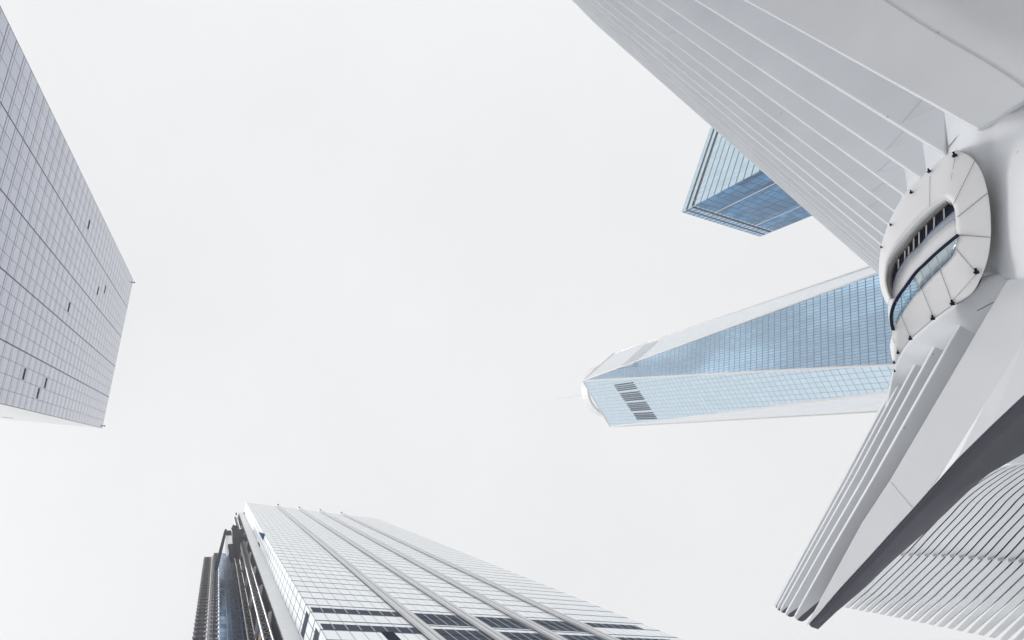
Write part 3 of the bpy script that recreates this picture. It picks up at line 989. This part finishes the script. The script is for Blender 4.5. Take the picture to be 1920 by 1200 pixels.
# roof web closing the gaps further up the flank
webL = [[at_x(rib_px(i)[k], 37.0 * (1 - 0.0165 * i) + 1.0) for k in range(7, 26)] for i in range(NR)]
loft(webL, 'roof_web', LGREY, hall, solid=0.05)
for k in range(7):
    p0, p1 = np.array((1868 + 4 * k, 869 - 3.2 * k)), np.array((2010, 850 - 6 * k + 22))
    plate([p0, p1, p1 + (0, -3.2), p0 + (3, -2.4)], at_x((1900, 860), 40 + 0.6 * k), np.array([1.0, 0, 0]), 0.4, 'flank_rib', bevel=0.02)

# hub: the smooth body the wings grow from
def hub_depth(x, y):
    left = max(0.0, (1838 - x) / 100.0)
    low = max(0.0, (y - 400) / 120.0)
    rgt = max(0.0, (x - 1860) / 100.0)
    return 20.35 + 2.72 * left ** 1.45 + (1.6 * max(0.0, (215 - y) / 60.0) if x > 1800 else 0.0) + 0.55 * low ** 2 - 2.2 * rgt ** 0.8 * min(1.0, max(0.0, (y - 215) / 110.0))
rows = []
for y in np.linspace(120, 524, 26):
    row = []
    for t in np.linspace(0, 1, 26):
        x = 1690 + (2010 - 1690) * t
        row.append(at_x((x, y), hub_depth(x, y)))
    rows.append(row)
loft(rows, 'hub_shell', WHITE, hall, solid=0.15, offset=-1)
C1_ = resample([(1925, 500), (1890, 512), (1862, 516), (1836, 524), (1815, 553), (1784, 572), (1750, 596), (1720, 622), (1700, 641), (1686, 664), (1676, 690), (1668, 720), (1660, 760)], 40)
C2_ = resample([(1960, 530), (1940, 570), (1915, 600), (1890, 625), (1860, 650), (1830, 675), (1795, 700), (1765, 722), (1735, 742), (1712, 760), (1692, 775), (1676, 790), (1662, 810)], 40)
tt = np.linspace(0, 1, 40)
xc1 = np.interp(tt, [0, .15, .3, .45, .6, .75, .9, 1], [20.4, 20.5, 20.7, 21.4, 22.6, 24.2, 26.0, 27.5])
xc2 = np.interp(tt, [0, .15, .3, .45, .6, .75, .9, 1], [20.6, 20.9, 22.0, 23.8, 26.0, 28.5, 31.5, 33.5])
rows = []
for s in np.linspace(0, 1, 12):
    row = []
    for j in range(40):
        p = C1_[j] * (1 - s) + C2_[j] * s
        row.append(at_x(p, xc1[j] * (1 - s) + xc2[j] * s - 0.55 * math.sin(math.pi * s) * (0.4 + tt[j])))
    rows.append(row)
loft(rows, 'collar', WHITE, hall, solid=0.12, offset=-1)
strip_on([at_x((1809.5, 240.5), 20.9), at_x((1774.5, 279), 21.6)], 0.03, 'joint', hall, JOINT, lift=0.03)
for p, q, x in (((1832, 583), (1863, 566.5), 20.3), ((1788, 611), (1803, 601), 21.9), ((1757, 632), (1763, 628), 23.6)):
    strip_on([at_x(p, x), at_x(q, x)], 0.035, 'joint', hall, JOINT, lift=0.03)
# the pylon that carries the hub (below the frame)
MB().prism([(20.2, -9, 0), (27, -9, 0), (27, 1, 0), (20.2, 1, 0)], (1.5, 0, 5.2)).build('pylon', WHITE, hall, bevel=0.4)

# oval balcony
OUT = [(1664, 572), (1656, 556), (1650, 533), (1648, 505), (1651, 470), (1660, 435), (1675, 400), (1692, 370), (1709, 349), (1727, 333), (1743, 318), (1765, 298), (1790, 283),
       (1812, 288), (1828, 301), (1842, 325), (1852, 361), (1857, 400), (1857.5, 444), (1852, 485), (1840, 519), (1826, 546), (1805, 563), (1784, 574), (1763, 589), (1742, 605),
       (1722, 622), (1706, 637), (1694, 652), (1686, 667), (1679, 681), (1673, 675), (1668, 648)]
INN = [(1668, 560), (1662, 546), (1658, 526), (1659, 507), (1664, 485), (1678, 460), (1694, 440), (1711, 421), (1727, 404.5), (1744, 389.5), (1760, 378), (1771, 372.5), (1777, 373),
       (1783, 378), (1788, 386), (1790.5, 397), (1791.5, 410), (1792.5, 425), (1794, 442), (1792, 468), (1786, 480), (1776, 491), (1766, 501), (1754, 513), (1743, 524), (1727.5, 541.5),
       (1715, 553), (1706, 566), (1697, 579), (1690, 590), (1684, 600), (1679, 609), (1674.5, 620)]
def dense(poly, k=4):
    P = np.asarray(poly, float)
    Q = []
    for i in range(len(P) - 1):
        p0, p1, p2, p3 = P[max(i - 1, 0)], P[i], P[i + 1], P[min(i + 2, len(P) - 1)]
        for t in np.linspace(0, 1, k, endpoint=False):
            Q.append(0.5 * (2 * p1 + (p2 - p0) * t + (2 * p0 - 5 * p1 + 4 * p2 - p3) * t * t + (3 * p1 - p0 - 3 * p2 + p3) * t ** 3))
    Q.append(P[-1])
    return np.array(Q)
O_, I_ = dense(OUT), dense(INN)
TT = [0, 0.04, 0.12, 0.3, 0.6, 0.85, 1.0]
XX = [19.34, 19.325, 19.30, 19.25, 19.18, 19.125, 19.10]
grid_px, grid_x, rows = [], [], []
for t, x in zip(TT, XX):
    q = O_ * (1 - t) + I_ * t
    grid_px.append(q)
    grid_x.append(x)
    rows.append([at_x(p, x) for p in q])
bal = loft(rows, 'balcony_shell', PANEL, hall, solid=0.06, offset=-1)
loft([[at_x(p, 20.9) for p in O_], [at_x(p, 19.40) for p in O_], [at_x(p, 19.345) for p in O_]], 'balcony_rim', PANEL, hall, solid=0.05, offset=-1)
GP = np.array(grid_px)
def shell_x(p):
    q = GP.reshape(-1, 2)
    d = np.linalg.norm(q - np.asarray(p), axis=1)
    i = np.argsort(d)[:4]
    w = 1 / (d[i] + 0.2)
    xs = np.repeat(np.array(grid_x), GP.shape[1])[i]
    return float((w * xs).sum() / w.sum())
def shell_line(p, q, n=9):
    out_ = []
    for t in np.linspace(0, 1, n):
        w = np.array(p) * (1 - t) + np.array(q) * t
        out_.append(at_x(w, shell_x(w) - 0.012))
    return out_
for p, q, w in (((1790, 298), (1783, 337), .008), ((1743.5, 330), (1742.5, 386), .008), ((1828, 301), (1787.5, 383), .014), ((1852.5, 361.5), (1795, 407), .02), ((1857, 445), (1797, 440.5), .02),
                ((1793, 467), (1828, 508), .015), ((1762, 504), (1785, 566), .013), ((1831, 514), (1787.5, 562), .01), ((1728, 541), (1749.5, 594), .01), ((1687, 584), (1707, 634), .01), ((1673.5, 634), (1684, 658), .008)):
    strip_on(shell_line(p, q), w, 'joint', bal, JOINT, lift=0.008)
ring = [at_x(p, 19.54) for p in O_[4 * 12:4 * 20 + 1]]
ring = [p + nrm(EYE - p) * 0.05 for p in ring]
strip_on(ring, 0.018, 'joint', bal, JOINT, lift=0.03)
gap = [at_x(p, 19.52) for p in resample([(1838, 523), (1828, 541), (1812, 556), (1792, 569)], 14)]
strip_on(gap, 0.075, 'drain_slot', bal, BLACK, lift=0.03)
strip_on([at_x(p, 19.54) for p in O_[4 * 23:4 * 29 + 1]], 0.022, 'joint', bal, JOINT, lift=0.03)
# lip, soffit, windows
HC = 14
J_ = dense([(1669, 560.5), (1663, 549), (1659.5, 530), (1661.5, 511), (1668, 495), (1680, 476), (1696, 456), (1711, 437), (1728, 418), (1744, 402.5), (1759, 389), (1769.5, 381), (1779, 376), (1784, 381)])
K_ = dense([(1670, 557), (1670, 545), (1670.5, 531), (1671.5, 520), (1676, 501), (1686, 481.5), (1699, 466), (1715, 442.5), (1737, 420.5), (1751, 406), (1762, 396), (1771, 388), (1779, 381), (1786, 384)])
M_ = dense([(1671, 557.5), (1672, 546), (1674, 535), (1677, 524), (1683, 508), (1694, 490.5), (1705, 475.5), (1723, 460), (1744, 435), (1757, 423), (1768, 413), (1777, 405.5), (1786, 398), (1791, 394)])
Ih = I_[:len(J_)]
loft([[at_x(p, 19.10) for p in Ih], [at_x(p, 19.5) for p in J_]], 'balcony_lip', PANEL, hall, solid=0.04, offset=-1)
loft([[at_x(p, 19.5) for p in J_], [at_x(p, 19.9) for p in K_]], 'balcony_soffit', BROWN, hall, solid=0.04, offset=-1)
win = loft([[at_x(p, 19.9) for p in K_], [at_x(p, 19.95) for p in M_], [at_x(p, 19.97) for p in M_ + np.array([1.5, 12])]], 'window_strip', DARKGLASS, hall, solid=0.03, offset=-1)
M2_ = M_ + np.stack([np.linspace(1, 1.5, len(M_)), np.linspace(4, 15, len(M_))], axis=1)
loft([[at_x(p, 19.50) for p in M_], [at_x(p, 19.46) for p in M2_]], 'sill_glass', PALEGLASS, hall, solid=0.03, offset=-1)
strip_on([at_x(p, 19.85) for p in M_[8:]], 0.03, 'sill_rail', win, NAVY, lift=0.03)
for p, q in (((1769.5, 391), (1770.7, 424)), ((1751.4, 407), (1751, 438)), ((1736.6, 422), (1736.8, 453)), ((1723, 435), (1723.4, 470)), ((1713, 446), (1713, 476)), ((1703.6, 462), (1703.6, 490)), ((1696.5, 470), (1696.5, 489)), ((1684.5, 486), (1684.5, 505))):
    strip_on([at_x(p, 19.84), at_x(q, 19.86)], 0.04, 'mullion', win, PANEL, lift=0.04)
HR = np.array([(1796.5, 440.5), (1775, 458), (1754, 476), (1735, 494), (1717, 511.5), (1702, 532), (1688, 551), (1679.5, 565), (1674, 578), (1671, 592), (1671.6, 605), (1675, 619.5)], float)
HRd = resample(HR, 40)
nM = len(M2_)
HRs = resample(HR[::-1], 40)
M2s = resample(np.vstack([[(1671, 565)], M2_, [(1795, 412)]]), 40)
# white parapet behind the handrail: from the sill glass out to the rail and on down behind the guard glass
tl = np.linspace(0, 1, 40)
upper = [at_x(p, 19.45) for p in M2s]
atrail = [at_x(p, 19.25) for p in HRs]
loft([upper, [(a + b) / 2 for a, b in zip(upper, atrail)], atrail], 'parapet', PANEL, hall, solid=0.05, offset=-1)
low_px = resample([(1712, 522), (1724, 545), (1745, 527), (1768, 505), (1790, 480), (1796, 462)], 20)
top_px = resample([(1708, 524), (1717, 511.5), (1735, 494), (1754, 476), (1775, 458), (1797, 440)], 20)
loft([[at_x(p, 19.26) for p in top_px], [at_x(p, 19.2) for p in low_px]], 'parapet', PANEL, hall, solid=0.04, offset=-1)
mb = MB()
for p, q in zip(HRd[:-1], HRd[1:]):
    mb.cyl(at_x(p, 19.02), at_x(q, 19.02), 0.048, 10)
hrl = mb.build('handrail', NAVY, hall)
LG = resample([(1795, 452), (1786, 480), (1766, 501), (1743, 524), (1727.5, 541.5), (1715, 553), (1697, 579), (1690, 590), (1684, 600), (1679, 609), (1675, 620)], 40)
gl = loft([[at_x(p, 19.04) for p in HRd], [at_x(p, 19.09) for p in LG]], 'guard_glass', GUARD, hall, solid=0.02, offset=-1)
for p, q in (((1773, 462), (1782, 482)), ((1755, 479), (1763, 502)), ((1740, 493), (1749, 517)), ((1726, 506), (1735.5, 532)), ((1715, 519), (1725, 543)), ((1703, 534), (1713, 555)), ((1692, 549), (1701.5, 572)), ((1681, 565), (1690, 588))):
    strip_on([at_x(p, 19.02), at_x(q, 19.05)], 0.022, 'glass_joint', gl, FRAME, lift=0.02)
CAP1 = resample([(1668, 560), (1665, 575), (1665.5, 592), (1668, 606), (1673.5, 621)], 16)
CAP2 = resample([(1680, 560), (1674, 575), (1671, 591), (1671.5, 604), (1675, 620)], 16)
loft([[at_x(p, 19.12) for p in CAP1], [at_x(p, 19.08) for p in CAP2]], 'end_cap', PANEL, hall, solid=0.05, offset=-1)
# fixtures round the shell
for q, s in (((1790, 291), 1.0), ((1742, 321), .8), ((1708.5, 360.5), .7), ((1670, 421.5), .55), ((1652.5, 463.5), .5), ((1831, 510), 1.05), ((1786, 569), 1.0), ((1749, 597), .95), ((1707, 635), .85), ((1684, 661.5), .7), ((1676.5, 680), .6), ((1677.5, 696), .5)):
    w = at_x(q, shell_x(q) - 0.06)
    v = nrm(EYE - w)
    side = nrm(np.cross(v, Z))
    up = np.cross(side, v)
    k = 0.056 * s
    fl_ = MB().cyl(w + v * 0.02 + side * k * 0.2 - up * k, w + v * 0.02 + side * k * 0.2 + up * k, k * 0.85, 10).build('floodlight', NAVY, hall)
    MB().cyl(w + v * 0.05 - side * k * 2.0, w + v * 0.05, k * 0.5, 8).bar(w + up * k * .9, w - v * 0.35, k * 0.35).build('bracket', BLACK, fl_)

# ------------------------------------------------------------------ air
hz = bpy.data.materials.new('haze')
hz.use_nodes = True
t = hz.node_tree
t.nodes.clear()
ho = t.nodes.new('ShaderNodeOutputMaterial')
pv = t.nodes.new('ShaderNodeVolumePrincipled')
pv.inputs['Color'].default_value = (0.98, 0.985, 0.99, 1)
pv.inputs['Density'].default_value = HAZE_DENSITY
pv.inputs['Anisotropy'].default_value = 0.3
t.links.new(pv.outputs[0], ho.inputs['Volume'])
hb = MB().box((0, 0, 284.5), (710, 0, 0), (0, 710, 0), (0, 0, 285.5)).build('haze', hz)
hb['kind'] = 'stuff'
